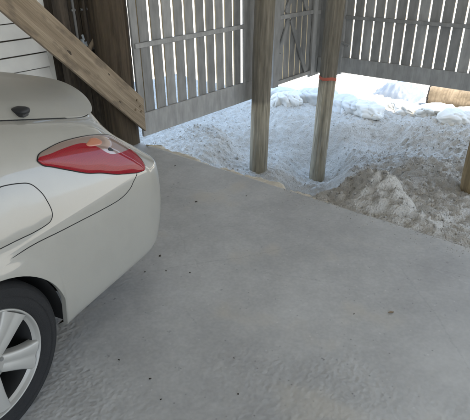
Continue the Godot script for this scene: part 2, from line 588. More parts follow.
func make_clods() -> void:
	# loose clods of sand, too many to count
	var ball := PackedVector3Array()
	var rows := []
	var nn := noise(2.2, 3, 51)
	for i in 6:
		var row := PackedVector3Array()
		var ph := PI * i / 5.0
		for j in 8:
			var th := TAU * j / 8.0
			var d := Vector3(sin(ph) * cos(th), cos(ph), sin(ph) * sin(th))
			row.append(d * (1.0 + 0.55 * nn.get_noise_3dv(d)) * Vector3(1, 0.7, 0.9))
		rows.append(row)
	var mm := MultiMesh.new()
	mm.transform_format = MultiMesh.TRANSFORM_3D
	mm.use_colors = true
	mm.mesh = grid(rows, true)
	var tr := []
	var cl := []
	rng.seed = 77
	for k in 14000:
		var x := rng.randf_range(-2.4, 4.4)
		var z := rng.randf_range(-4.7, -0.03)
		var lm := lumpy(x, z)
		if rng.randf() > lm * 0.75:
			continue
		var s := 0.004 + 0.010 * pow(rng.randf(), 3.0) * (0.6 + lm)
		if rng.randf() < 0.02 * lm:
			s *= 1.9
		var y := sand_y(x, z) + s * 0.25
		var b := Basis.from_euler(Vector3(rng.randf() * TAU, rng.randf() * TAU, rng.randf() * TAU)).scaled(Vector3.ONE * s)
		tr.append(Transform3D(b, Vector3(x, y, z)))
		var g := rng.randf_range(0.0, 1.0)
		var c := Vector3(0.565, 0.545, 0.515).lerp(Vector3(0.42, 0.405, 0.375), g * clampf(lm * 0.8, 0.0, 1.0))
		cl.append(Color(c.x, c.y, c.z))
	# grains that spilled back over the slab edge
	for k in 260:
		var x := rng.randf_range(1.7, 3.6)
		var z := 0.012 + 0.16 * pow(rng.randf(), 2.5)
		var s := rng.randf_range(0.0015, 0.004)
		tr.append(Transform3D(Basis.from_euler(Vector3(rng.randf() * TAU, rng.randf() * TAU, 0)).scaled(Vector3.ONE * s), Vector3(x, s * 0.5, z)))
		cl.append(Color(0.5, 0.485, 0.455))
	mm.instance_count = tr.size()
	for k in tr.size():
		mm.set_instance_transform(k, tr[k])
		mm.set_instance_color(k, cl[k])
	var o := MultiMeshInstance3D.new()
	o.name = "sand_clods"
	o.multimesh = mm
	o.material_override = M.sand
	o.set_meta("kind", "stuff")
	o.set_meta("label", "small loose clods scattered over the scoured sand")
	o.set_meta("category", "sand")
	add_child(o)

# ---------------------------------------------------------------- slab and house
func make_slab() -> void:
	var xs := []
	var x := -0.4
	while x <= 11.01:
		xs.append(x)
		x += 0.06
	var top := []
	var uv := PackedVector2Array()
	var ne := noise(2.4, 4, 61)
	# section of the slab: back edge ... worn front arris ... front face
	var zsec := [[10.0, 0.0], [6.0, 0.0], [3.0, 0.0], [1.0, 0.0], [0.3, 0.0], [0.1, 0.0], [0.03, 0.0], [0.012, -0.002], [0.003, -0.009], [0.0, -0.02], [0.0, -0.12]]
	for s in zsec:
		var row := PackedVector3Array()
		for xx in xs:
			var e := ne.get_noise_1d(xx * 3.0) * 0.008 + ne.get_noise_1d(xx * 14.0 + 50.0) * 0.004
			var zz: float = s[0] + (e if s[0] < 0.2 else 0.0)
			row.append(Vector3(xx, s[1], zz))
			uv.append(Vector2((xx - 0.0) / 6.0, (zz + (-s[1] if s[0] < 0.02 else 0.0)) / 6.0))
		top.append(row)
	var m := grid(top, false, true, uv)
	var fl := structure("floor", m, M.floor, "grey trowelled concrete slab with faint stains")
	var under := cbox(11.4, 0.1, 9.9, 0.002)
	var u := part("slab_core", under, M.ledge, fl, Vector3(5.3, -0.075, 5.06))
	u.set_meta("label", "body of the slab below its finished face")
	# rough tan footing exposed along the washed-out edge
	var rows := []
	var nl := noise(3.2, 4, 62)
	var nf := noise(14.0, 3, 63)
	for k in 15:
		var row := PackedVector3Array()
		var t := k / 14.0
		for i in 360:
			var xx := -0.05 + i * 0.0068
			var wide := 0.23 + nl.get_noise_1d(xx) * 0.12 + nl.get_noise_1d(xx * 3.0 + 9.0) * 0.05
			if xx > 0.78 and xx < 0.98:
				wide *= 0.55
			wide *= smoothstep(-0.05, 0.12, xx) * 0.6 + 0.4
			wide *= 1.0 - 0.35 * smoothstep(1.7, 2.3, xx)
			var z := 0.05 - t * (wide + 0.05)
			var y := -0.018 - 0.045 * t - 0.55 * pow(t, 9.0)
			y += nl.get_noise_2d(xx * 2.0, z * 2.0) * 0.022 * t + nf.get_noise_2d(xx, z) * 0.008
			row.append(Vector3(xx, y, z - (0.03 * pow(t, 9.0))))
		rows.append(row)
	structure("footing", grid(rows), M.ledge, "rough tan footing exposed along the washed out slab edge")

func make_house() -> void:
	var h := thing("raised_house", "underside and walls of the raised house standing over the carport", "house", Vector3(4.55, 2.7, 2.35))
	part("floor_deck", cbox(11.1, 0.05, 13.6, 0.004), M.deck, h, Vector3(0, 0.27, 0))  # extended past the far screen to shape the shadow edge on the sand
	# unseen pale underside panels, added to bounce soft light down onto the floor
	for k in 9:
		part("bounce_panel", cbox(10.9, 0.012, 1.485, 0.003), M.bounce_soffit, h, Vector3(0, 0.23, -6.0 + k * 1.5))
	part("wall", cbox(11.1, 2.6, 13.6, 0.01), M.house, h, Vector3(0, 1.6, 0))
	var rm := PrismMesh.new()
	rm.size = Vector3(14.0, 1.8, 11.6)
	var rf := part("roof", rm, M.rooft, h, Vector3(0, 3.81, 0))
	rf.rotation.y = PI / 2

# ---------------------------------------------------------------- pilings
func pile_mesh(r0: float, r1: float, y0: float, y1: float, grade: float, up: Vector3, dn: Vector3, sd: int) -> ArrayMesh:
	var rows := []
	var cols := PackedColorArray()
	var nz := noise(1.3, 3, sd)
	var nf := noise(9.0, 3, sd + 1)
	var crack := rng
	var steps := 90
	for k in steps + 1:
		var t := float(k) / steps
		var y := lerpf(y0, y1, t)
		var row := PackedVector3Array()
		var r := lerpf(r0, r1, t)
		for s in 64:
			var an := TAU * s / 64.0
			var d := Vector3(cos(an), 0, sin(an))
			var q := 1.0 + nz.get_noise_3d(d.x * 0.7, y * 0.6, d.z * 0.7) * 0.10 + nf.get_noise_3d(d.x * 0.6, y * 0.06, d.z * 0.6) * 0.05 - 0.10 * pow(1.0 - absf(nf.get_noise_3d(d.x * 0.35 + 7.0, y * 0.025, d.z * 0.35)), 14.0)
			row.append(Vector3(d.x * r * q, y, d.z * r * q))
			var g := grade + nf.get_noise_2d(an * 0.6, sd) * 0.03
			var c := dn.lerp(up, smoothstep(g - 0.025, g + 0.025, y))
			c *= 1.0 + 0.30 * nz.get_noise_3d(d.x * 2.0, y * 2.2, d.z * 2.0) + 0.35 * nf.get_noise_3d(d.x * 0.5, y * 0.10, d.z * 0.5)
			cols.append(Color(c.x, c.y, c.z))
		rows.append(row)
	var a := PackedVector3Array()
	var b := PackedVector3Array()
	for s in 64:
		a.append(Vector3(0, y0, 0)); b.append(Vector3(0, y1, 0))
		cols.append(cols[cols.size() - 64])
	rows.append(b)
	return grid(rows, true, false, null, cols)

func make_piles() -> void:
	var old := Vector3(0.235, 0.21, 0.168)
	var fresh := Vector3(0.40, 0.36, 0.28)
	var p1 := thing("piling", "thick round timber piling in front of the slat screen with a dark weathered top", "piling", Vector3(0.195, -1.15, -1.66), 0.0, "round timber pilings")
	part("post", pile_mesh(0.112, 0.116, 0.0, 3.8, 1.24, old, fresh, 71), M.pile, p1)
	p1.rotation = Vector3(-0.016, 0, -0.022)
	var p2 := thing("piling", "round timber piling with a red painted band standing deep in the pit", "piling", Vector3(0.475, -1.6, -2.7), 0.0, "round timber pilings")
	part("post", pile_mesh(0.104, 0.116, 0.0, 4.25, 1.79, old, fresh * 1.05, 73), M.pile, p2)
	var band := []
	for k in 6:
		var row := PackedVector3Array()
		var t := k / 5.0
		for s in 40:
			var an := TAU * s / 40.0
			var r := (0.110 if k in [0, 5] else 0.1135)
			row.append(Vector3(cos(an) * r, 1.795 + t * 0.042 + 0.008 * sin(an * 3.0) + 0.012 * sin(an), sin(an) * r))
		band.append(row)
	p2.rotation = Vector3(-0.018, 0, -0.024)
	var bd := part("paint_band", grid(band, true), M.redpaint, p2)
	bd.set_meta("label", "worn red painted band")
	var p3 := thing("piling", "pale round timber piling at the right edge beside the sand bank", "piling", Vector3(2.78, -0.75, -1.66), 0.0, "round timber pilings")
	part("post", pile_mesh(0.145, 0.15, 0.0, 3.4, 1.9, old, Vector3(0.37, 0.29, 0.17), 75), M.pile, p3)
	p3.rotation.z = 0.0
	var p0 := thing("piling", "dark brown timber piling on the slab where the brace is nailed", "piling", Vector3(-0.17, -0.01, 0.1), 0.0, "round timber pilings")
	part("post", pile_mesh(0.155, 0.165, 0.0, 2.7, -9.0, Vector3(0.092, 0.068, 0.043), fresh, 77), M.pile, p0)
	for q in [[6.4, -1.66], [9.6, 8.6], [4.4, 8.7]]:
		var p := thing("piling", ["timber piling carrying the house further along the pale piling's row", "timber piling under the far rear corner of the house", "timber piling in the middle of the open rear side"][0 if q[0] == 6.4 else (1 if q[0] == 9.6 else 2)], "piling", Vector3(q[0], -0.8, q[1]), 0.0, "round timber pilings")
		part("post", pile_mesh(0.145, 0.15, 0.0, 3.4, 0.85, old, fresh, 79), M.pile, p)

func make_brace() -> void:
	# 2 x 10 board nailed diagonally across the piling; runs in the plane of the low screen wall
	var a := Vector3(0.05, 0.28, -0.02)
	var b := Vector3(0.05, 1.37, 1.06)
	var dir := (b - a).normalized()
	var L := 3.05
	var o := thing("brace_board", "knotty diagonal timber brace board crossing in front of the dark piling", "timber brace", a)
	var rows := []
	var nn := noise(1.1, 3, 81)
	var side := Vector3(1, 0, 0)
	var perp := dir.cross(side).normalized()
	o.basis = Basis(perp, dir, perp.cross(dir))
	var hw := 0.118
	var th := 0.021
	# plumb-cut lower end
	for k in 31:
		var t := float(k) / 30.0
		var row := PackedVector3Array()
		for q in [[-1, -1, 0], [-0.97, -1, 1], [-0.3, -1, 1], [0.3, -1, 1], [0.97, -1, 1], [1, -1, 0], [1, 1, 0], [0.97, 1, 1], [-0.97, 1, 1], [-1, 1, 0]]:
			var x: float = q[0] * hw
			var zz: float = q[1] * (th if q[2] == 1 else th - 0.004)
			var y := lerpf(0.03 + x * 0.95, L, t)
			x += nn.get_noise_1d(y * 2.0 + q[0]) * 0.003
			row.append(Vector3(x, y, zz))
		rows.append(row)
	var c0 := PackedVector3Array()
	var c1 := PackedVector3Array()
	for s in 10:
		c0.append(Vector3(0, 0.03, 0)); c1.append(Vector3(0, L, 0))
	rows.insert(0, c0)
	rows.append(c1)
	part("board", grid(rows, true), M.brace, o)
	# which way does the face look? knots and bolts sit on the carport side
	var sgn := 1.0 if o.basis.z.x > 0.0 else -1.0
	var rr := RandomNumberGenerator.new()
	rr.seed = 5
	for kn in [[-0.02, 1.02, 0.010], [0.065, 0.60, 0.005], [-0.06, 0.36, 0.005]]:
		var disc := PackedVector3Array()
		var rws := []
		for ring in 4:
			var row := PackedVector3Array()
			for s in 14:
				var an := TAU * s / 14.0
				var rad: float = kn[2] * [1.0, 0.85, 0.45, 0.0][ring] * (1.0 + 0.15 * sin(an * 3.0 + kn[1] * 9.0))
				row.append(Vector3(cos(an) * rad, sin(an) * rad * 2.6 + cos(an) * rad * 0.8, sgn * [0.0, 0.0016, 0.001, 0.0006][ring]))
			rws.append(row)
		part("knot", grid(rws, true), M.darkwood, o, Vector3(kn[0], kn[1], sgn * th))
	for bo in [[0.035, 0.13], [-0.02, 0.16], [0.005, 0.09], [0.06, 0.20]]:
		var bm := CylinderMesh.new()
		bm.top_radius = 0.010
		bm.bottom_radius = 0.012
		bm.height = 0.012
		bm.radial_segments = 6
		var bb := part("bolt", bm, M.rust, o, Vector3(bo[0], bo[1], sgn * (th + 0.004)))
		bb.rotation.x = PI / 2

# ---------------------------------------------------------------- screens
# slat: painted faces, raw wood edges. thin along x
func slat_mesh(wide: float, high: float, thick: float, tone: int) -> ArrayMesh:
	var m := ArrayMesh.new()
	var b := 0.002
	for pass_ in 2:
		var st := SurfaceTool.new()
		st.begin(Mesh.PRIMITIVE_TRIANGLES)
		st.set_smooth_group(-1)
		var prof := [Vector2(-thick / 2, -wide / 2 + b), Vector2(-thick / 2, wide / 2 - b), Vector2(-thick / 2 + b, wide / 2), Vector2(thick / 2 - b, wide / 2), Vector2(thick / 2, wide / 2 - b), Vector2(thick / 2, -wide / 2 + b), Vector2(thick / 2 - b, -wide / 2), Vector2(-thick / 2 + b, -wide / 2)]
		for k in 8:
			var painted := k in [4, 3, 5]
			if painted != (pass_ == 0):
				continue
			var p: Vector2 = prof[k]
			var q: Vector2 = prof[(k + 1) % 8]
			var v := [Vector3(p.x, -high / 2, p.y), Vector3(q.x, -high / 2, q.y), Vector3(q.x, high / 2, q.y), Vector3(p.x, high / 2, p.y)]
			for i in [0, 1, 2, 0, 2, 3]:
				st.add_vertex(v[i])
		if pass_ == 1:
			for e in [-1.0, 1.0]:
				for k in range(1, 7):
					for p in [prof[0], prof[k], prof[k + 1]]:
						st.add_vertex(Vector3(p.x, e * high / 2, p.y))
		st.generate_normals()
		st.commit(m)
		m.surface_set_material(pass_, M["paint%d" % tone] if pass_ == 0 else M.raw)
	return m

func make_screens() -> void:
	rng.seed = 9
	var slats := []
	for k in 4:
		slats.append(slat_mesh(0.117, 2.36, 0.019, k))
	# low screen, in the plane x = 0, painted side to the carport
	var s := thing("slat_screen", "grey slat screen between the dark piling and the thick piling", "slat screen", Vector3(0, 0.07, 0))
	var gaps := [-0.067, -0.219, -0.371, -0.523, -0.675, -0.828, -0.980, -1.133, -1.287, -1.440]
	for k in gaps.size():
		var o := part("slat", slats[rng.randi() % 4], null, s, Vector3(-0.012 + rng.randf_range(-0.002, 0.002), 1.20, gaps[k] - 0.015 - 0.061 - 0.004))
		o.rotation.x = rng.randf_range(-0.0025, 0.0025)
	part("bottom_board", cbox(0.028, 0.232, 1.80, 0.004), M.paint3, s, Vector3(0.014, 0.116, -0.90))
	part("rail", cbox(0.036, 0.046, 1.60, 0.004), M.paint3, s, Vector3(0.018, 0.865, -0.80))
	part("rail", cbox(0.036, 0.046, 1.60, 0.004), M.paint1, s, Vector3(0.018, 1.55, -0.80))
	part("top_board", cbox(0.028, 0.14, 1.80, 0.004), M.paint3, s, Vector3(0.014, 2.32, -0.90))
	part("stile", cbox(0.03, 2.14, 0.078, 0.004), M.paint1, s, Vector3(0.001, 1.30, -0.025))
	part("stile", cbox(0.03, 2.02, 0.19, 0.004), M.paint3, s, Vector3(0.016, 1.242, -1.694))
	part("stile", cbox(0.04, 2.39, 0.09, 0.004), M.paint0, s, Vector3(-0.03, 1.195, -1.82))

	# gate beyond the thick piling
	var g := thing("slat_gate", "grey slatted gate with crossed braces between the two pilings", "gate", Vector3(0, 0.115, 0))
	var gs := []
	for k in 4:
		gs.append(slat_mesh(0.120, 2.25, 0.019, k))
	for k in 6:
		part("slat", gs[rng.randi() % 4], null, g, Vector3(-0.012, 1.155, -2.325 - 0.066 - k * 0.1375))
	part("stile", cbox(0.036, 2.30, 0.125, 0.004), M.paint1, g, Vector3(0.018, 1.15, -2.255))
	part("stile", cbox(0.036, 2.30, 0.10, 0.004), M.paint3, g, Vector3(0.018, 1.16, -3.16))
	part("rail", cbox(0.03, 0.05, 0.79, 0.004), M.paint3, g, Vector3(0.015, 0.045, -2.714))
	part("rail", cbox(0.03, 0.05, 0.79, 0.004), M.paint3, g, Vector3(0.015, 0.845, -2.714))
	part("rail", cbox(0.03, 0.05, 0.79, 0.004), M.paint3, g, Vector3(0.015, 1.70, -2.714))
	for d in [[0.80, -2.52, 0.42, -2.34], [0.80, -2.58, 0.08, -2.99], [1.66, -2.95, 0.89, -2.46], [1.66, -2.48, 0.89, -2.95]]:
		var p := Vector3(0.014, d[0], d[1])
		var q := Vector3(0.014, d[2], d[3])
		var br := part("brace", cbox(0.024, p.distance_to(q), 0.062, 0.003), M.paint1, g, (p + q) / 2.0)
		br.basis = Basis(Vector3(1, 0, 0), atan2(q.z - p.z, q.y - p.y))

	# corner boards
	var c := thing("corner_post", "grey boarded corner post behind the red banded piling", "post", Vector3(0, 0.08, -3.3))
	part("board", cbox(0.03, 2.42, 0.26, 0.004), M.paint0, c, Vector3(-0.03, 1.21, 0.02))
	part("board", cbox(0.38, 2.36, 0.03, 0.004), M.paint1, c, Vector3(0.12, 1.21, -0.09))
	part("board", cbox(0.05, 2.36, 0.05, 0.004), M.paint3, c, Vector3(0.355, 1.24, -0.055))
	part("bottom_board", cbox(0.31, 0.22, 0.026, 0.004), M.paint3, c, Vector3(0.15, 0.14, -0.060))
	part("rail", cbox(0.028, 0.05, 0.1, 0.004), M.paint3, c, Vector3(0.0, 0.86, 0.02))
	var st := part("bracket", cbox(0.12, 0.03, 0.03, 0.003), M.paint1, c, Vector3(0.42, 0.475, -0.03))
	st.rotation.z = -0.35

	# far screen, in the plane z = -3.37, painted side to the carport
	var r := thing("slat_screen", "long grey slat screen over the white sandbags at the far side", "slat screen", Vector3(0, 0.165, -3.37))
	r.set_meta("group", "grey slat screens")
	s.set_meta("group", "grey slat screens")
	var rs := []
	for k in 4:
		rs.append(slat_mesh(0.120, 2.30, 0.019, k))
	for k in 17:
		var o := part("slat", rs[rng.randi() % 4], null, r, Vector3(0.490 + 0.009 + 0.062 + (k - 1) * 0.1418, 1.18, -0.012 + rng.randf_range(-0.002, 0.002)))
		o.rotation.y = -PI / 2
		o.rotation.z = rng.randf_range(-0.0025, 0.0025)
	part("bottom_board", cbox(2.49, 0.205, 0.028, 0.004), M.paint3, r, Vector3(1.56, 0.1025, 0.014))
	part("rail", cbox(2.42, 0.044, 0.034, 0.004), M.paint1, r, Vector3(1.595, 0.728, 0.017))
	part("rail", cbox(2.42, 0.044, 0.034, 0.004), M.paint1, r, Vector3(1.595, 1.45, 0.017))
	part("top_board", cbox(2.49, 0.14, 0.028, 0.004), M.paint3, r, Vector3(1.56, 2.28, 0.014))

func make_storage_wall() -> void:
	# lap siding behind the car
	var w := thing("siding_wall", "white lap siding wall behind the car", "wall", Vector3(-0.5, 0, 0.56))
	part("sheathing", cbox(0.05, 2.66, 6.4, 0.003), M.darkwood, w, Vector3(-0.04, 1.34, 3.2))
	var prof := [[0.012, 0.0], [0.040, 0.0], [0.042, 0.006], [0.022, 0.118], [0.004, 0.118]]
	var rows := []
	for zz in [0.02, 6.4]:
		var row := PackedVector3Array()
		for p in prof:
			row.append(Vector3(p[0], p[1], zz))
		row.append(Vector3(0.012, 0, zz))
		rows.append(row)
	var st := SurfaceTool.new()
	st.begin(Mesh.PRIMITIVE_TRIANGLES)
	st.set_smooth_group(-1)
	for k in 5:
		for v in [rows[0][k], rows[0][k + 1], rows[1][k], rows[1][k], rows[0][k + 1], rows[1][k + 1]]:
			st.add_vertex(v)
	for e in 2:
		for k in range(1, 4):
			for v in [rows[e][0], rows[e][k], rows[e][k + 1]]:
				st.add_vertex(v)
	st.generate_normals()
	var pm := st.commit()
	for k in 20:
		part("plank", pm, M.siding, w, Vector3(-0.015, 0.008 + k * 0.131 + 0.0015 * (k % 3), 0.0))
	part("corner_trim", cbox(0.06, 2.66, 0.05, 0.004), M.siding, w, Vector3(-0.02, 1.34, -0.008))
	# dark boards between the siding and the piling
	var d := thing("board_wall", "dark unpainted boards between the white siding and the piling", "wall", Vector3(-0.42, 0, 0.30))
	for k in range(-2, 4):
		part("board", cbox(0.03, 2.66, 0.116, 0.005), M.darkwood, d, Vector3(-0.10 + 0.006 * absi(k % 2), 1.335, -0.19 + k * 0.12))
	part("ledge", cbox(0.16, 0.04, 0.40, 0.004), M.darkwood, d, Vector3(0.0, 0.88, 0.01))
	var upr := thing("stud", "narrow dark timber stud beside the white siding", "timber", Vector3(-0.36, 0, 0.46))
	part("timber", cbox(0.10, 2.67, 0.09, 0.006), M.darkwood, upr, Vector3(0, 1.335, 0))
	for q in [[-0.355, 0.335, 0.013, "thin grey conduit running up the dark boards left of the piling"], [-0.33, 0.235, 0.019, "thicker dark pipe running up right of the thin conduit"]]:
		var p := thing("conduit", q[3], "pipe", Vector3(q[0], 0.90 if q[2] < 0.015 else 0.90, q[1]), 0.0, "pipes on the dark boards")
		part("pipe", tube(PackedVector3Array([Vector3(0, 0, 0), Vector3(0, 0.5, 0), Vector3(0.004, 1.0, 0), Vector3(0, 1.78, 0)]), q[2], 10), M.pipe if q[2] < 0.015 else M.darkwood, p)
		for yy in [0.35, 1.2]:
			part("clip", cbox(0.03, 0.02, q[2] * 3.2, 0.003), M.steel, p, Vector3(-q[2] * 0.6, yy, 0))
	# plastic spray bottle lying on the ledge
	var b := thing("spray_bottle", "pale blue grey plastic bottle lying on the ledge above the brace", "bottle", Vector3(-0.365, 0.936, 0.26))
	var pr := [[-0.10, 0.0], [-0.10, 0.030], [-0.094, 0.036], [0.04, 0.036], [0.07, 0.024], [0.085, 0.013], [0.10, 0.013], [0.10, 0.0]]
	var bt := part("bottle", lathe_x(pr, 20), M.bottle, b)
	bt.rotation.y = PI / 2 + 0.25
	var noz := part("nozzle", join([[cbox(0.03, 0.045, 0.022, 0.004), Transform3D(Basis.IDENTITY, Vector3(0, 0.022, 0))], [cbox(0.018, 0.05, 0.014, 0.003), Transform3D(Basis(Vector3(0, 0, 1), 0.25), Vector3(0.012, 0.058, 0))]]), M.bottle, b, Vector3(0.0, 0.02, 0.02))
	noz.rotation.y = 0.3
	var h := thing("tool_handle", "short round wooden handle leaning on the ledge beside the piling", "handle", Vector3(-0.31, 0.90, 0.24))
	part("handle", tube(PackedVector3Array([Vector3(0, 0.0, 0.03), Vector3(0.02, 0.07, -0.02), Vector3(0.04, 0.13, -0.07)]), 0.022, 12), M.brace, h)

# ---------------------------------------------------------------- outside things
func pillow(L: float, Hh: float, D: float, sd: int, pinch := 0.0) -> ArrayMesh:
	var nz := noise(2.2, 3, sd)
	var fold := noise(3.4, 2, sd + 3)
	var rows := []
	for i in 61:
		var row := PackedVector3Array()
		var t := i / 60.0 * 2.0 - 1.0
		var rad := pow(maxf(0.0, 1.0 - pow(absf(t), 3.2)), 0.42)
		if t > 0.55:
			rad = lerpf(rad, rad * 0.45, pinch * smoothstep(0.55, 0.85, t))
		for j in 56:
			var th := TAU * j / 56.0
			var cy := cos(th)
			var cz := sin(th)
			var e := 2.0 / 2.6
			var y := signf(cy) * pow(absf(cy), e) * Hh * rad
			var z := signf(cz) * pow(absf(cz), e) * D * rad
			if y < -Hh * 0.45:
				y = -Hh * 0.45 - (absf(y) - Hh * 0.45) * 0.35
			var f := 1.0 + nz.get_noise_3d(t * 0.5, cy * 0.4, cz * 0.4) * 0.30
			f -= 0.17 * pow(1.0 - absf(fold.get_noise_3d(t * 0.42 + cy * 0.2, cz * 0.16, cy * 0.14)), 7.0) * smoothstep(0.0, 0.25, 1.0 - absf(t))
			f -= 0.10 * pow(absf(sin(th * 4.0 + t * 2.0 + 2.5 * nz.get_noise_2d(t * 0.6, th * 0.1))), 3.0) * smoothstep(0.35, 0.85, absf(t))
			row.append(Vector3(t * L, y * f, z * f))
		rows.append(row)
	return grid(rows, true)

func make_outside() -> void:
	var bags := [
		[-0.82, -3.82, 0.24, 0.155, 0.17, 0.5, 0.9, "white sandbag with a folded neck beneath the gate", "sack"],
		[-0.55, -4.35, 0.34, 0.17, 0.2, 0.3, 0.0, "bluish white sandbag lying behind the folded one under the gate", "sackb"],
		[0.02, -4.3, 0.36, 0.17, 0.22, -0.3, 0.0, "bluish white sandbag just right of the red banded piling", "sackb"],
		[0.44, -4.22, 0.36, 0.13, 0.17, -0.65, 0.8, "crumpled beige sandbag on the rim of the pit", "sack"],
		[0.86, -4.75, 0.30, 0.11, 0.17, -0.5, 0.6, "flat pale sandbag on the rim beyond the crumpled one", "sack"],
		[1.40, -4.72, 0.30, 0.12, 0.18, 0.35, 0.7, "sunlit cream sandbag in front of the fallen log", "sack"],
		[1.84, -4.55, 0.36, 0.13, 0.18, 0.75, 0.7, "sunlit white sandbag next to the right edge", "sack"],
		[2.35, -4.7, 0.36, 0.13, 0.18, -0.2, 0.5, "white sandbag beyond the pale piling at the right", "sackb"],
		[-1.25, -4.3, 0.34, 0.15, 0.18, 0.1, 0.2, "white sandbag behind the thick piling", "sackb"]]
	for k in bags.size():
		var b = bags[k]
		var y: float = sand_y(b[0], b[1]) + b[3] * 0.16
		var o := thing("sandbag", b[7], "sandbag", Vector3(b[0], y - b[3] * 0.6, b[1]), b[5], "sandbags along the rim")
		part("sack", pillow(b[2] * 1.15, b[3] * 1.05, b[4] * 1.25, 90 + k * 7, b[6]), M[b[8]], o, Vector3(0, b[3] * 0.6, 0))
		if b[6] > 0.55:
			var ring := PackedVector3Array()
			var tt := 0.80
			var rad: float = pow(1.0 - pow(tt, 3.2), 0.42) * (1.0 - 0.55 * b[6])
			for s in 14:
				var an := TAU * s / 14.0
				ring.append(Vector3(tt * b[2] * 1.15, cos(an) * b[3] * rad * 1.0, sin(an) * b[4] * rad * 1.2))
			part("tie", tube(ring, 0.007, 6, true), M.twine, o, Vector3(0, b[3] * 0.6, 0))
	# log
	var lg := thing("fallen_log", "stout tan log with a dark cut end lying beyond the far screen", "log", Vector3(0.93, sand_y(1.4, -5.7) + 0.15, -5.6), 0.28)
	var rows := []
	var nz := noise(1.6, 4, 131)
	for i in 30:
		var row := PackedVector3Array()
		var x := i / 29.0 * 2.6
		for j in 36:
			var th := TAU * j / 36.0
			var r := 0.225 * (1.0 + 0.2 * nz.get_noise_3d(x * 1.2, cos(th) * 0.8, sin(th) * 0.8)) * (1.0 - 0.05 * x)
			if i == 0:
				r *= 0.93
			row.append(Vector3(x + 0.03 * nz.get_noise_2d(cos(th) * 2.0, sin(th) * 2.0), cos(th) * r, sin(th) * r))
		rows.append(row)
	var cap := PackedVector3Array()
	for j in 36:
		cap.append(Vector3(2.6, 0, 0))
	rows.append(cap)
	part("trunk", grid(rows, true), M.log, lg)
	var er := []
	for i in 5:
		var row := PackedVector3Array()
		for j in 36:
			row.append(rows[0][j].lerp(Vector3(-0.02, 0, 0), i / 4.0) + Vector3(-0.012 if i > 0 else 0.0, 0, 0) + Vector3(0.02 * nz.get_noise_2d(i * 3.0, j * 0.9), 0, 0))
		er.append(row)
	part("cut_end", grid(er, true), M.bark, lg)
	# tarp
	var tn := noise(1.8, 3, 141)
	var tr := []
	for i in 40:
		var row := PackedVector3Array()
		for j in 24:
			var x := -0.12 + i / 39.0 * 0.82
			var z := -6.35 + j / 23.0 * 0.75 + 0.12 * x
			var u := sin(PI * i / 39.0) * sin(PI * j / 23.0)
			row.append(Vector3(x, -0.01 + 0.20 * pow(u, 0.6) * (1.0 + 0.7 * tn.get_noise_2d(x * 1.4, z * 1.4)) + sand_y(x, z), z))
		tr.append(row)
	var tp := single("tarp", grid(tr), M.tarp, "blue grey tarp heaped on the sunlit sand left of the log", "tarp")
	# thin board
	var bd := thing("loose_board", "short yellowish board lying on the bright sand before the log", "board", Vector3(0.95, sand_y(0.95, -4.95) + 0.03, -4.95), -0.45)
	part("board", cbox(0.30, 0.024, 0.075, 0.003), M.raw, bd)

func make_debris() -> void:
	var nz := noise(1.4, 2, 151)
	var pts := [[0.68, 0.222, 0.013], [1.317, 0.625, 0.016], [1.656, 1.316, 0.015], [1.714, 1.492, 0.010], [1.806, 1.406, 0.008], [1.933, 1.331, 0.010], [1.557, 0.304, 0.009], [2.872, 1.061, 0.007], [2.365, 2.039, 0.009], [2.488, 2.087, 0.007], [2.163, 2.052, 0.008], [2.728, 1.857, 0.008], [2.579, 1.703, 0.006], [1.28, 0.72, 0.006], [0.95, 0.5, 0.007]]
	var LB := ["dark crumb nearest the dark piling and the twig", "biggest dark crumb, midway between bumper and slab edge", "dark crumb lying closest beside the bumper's rounded corner", "dark crumb under the lower edge of the bumper", "tiny crumb in the middle of the three below the bumper", "dark crumb right of the tiny one below the bumper", "lone dark crumb in front of the thick piling", "lone tiny crumb left of the brown dead leaf", "dark crumb in the rough part of the floor right of the wheel", "tiny crumb just below the one right of the wheel", "dark crumb nearest the rear tyre", "dark crumb lowest towards the middle of the floor", "tiny crumb in the open middle of the floor", "tiny crumb beside the biggest crumb", "tiny crumb between the twig's crumb and the biggest crumb"]
	rng.seed = 17
	for k in pts.size():
		var p = pts[k]
		var rows := []
		for i in 6:
			var row := PackedVector3Array()
			var ph := PI * i / 5.0
			for j in 9:
				var th := TAU * j / 9.0
				var d := Vector3(sin(ph) * cos(th), cos(ph), sin(ph) * sin(th))
				row.append(d * p[2] * 0.62 * (1.0 + 0.9 * nz.get_noise_3d(d.x + k * 3.0, d.y, d.z)) * Vector3(1.0, 0.38, 0.65))
			rows.append(row)
		var o := single("crumb", grid(rows, true), M.crumb, LB[k], "debris", Vector3(p[0], p[2] * 0.2, p[1]), "dark crumbs on the floor")
		o.rotation.y = rng.randf() * TAU
	var lf := []
	for i in 9:
		var row := PackedVector3Array()
		var t := i / 8.0
		for s in 5:
			var q := (s - 2) / 2.0
			row.append(Vector3(t * 0.036 - 0.018, 0.002 + 0.003 * q * q + 0.002 * sin(t * 5.0), q * 0.008 * sin(PI * t) + 0.004 * sin(t * 4.0)))
		lf.append(row)
	var lfo := single("dead_leaf", grid(lf), M.rust, "curled brown dead leaf on the open concrete floor", "leaf", Vector3(3.02, 0.001, 0.93))
	lfo.rotation.y = 0.8
	var tw := PackedVector3Array()
	for k in 14:
		var t := k / 13.0
		tw.append(Vector3(t * 0.16, 0.007 + 0.006 * sin(t * 7.0), 0.022 * sin(t * 6.5)))
	var twg := single("twig", tube(tw, 0.0075, 7, false, 0.6), M.twine, "pale bent twig at the slab edge beside the dark piling", "twig", Vector3(0.09, 0.0, 0.03))
	twg.rotation.y = 0.5

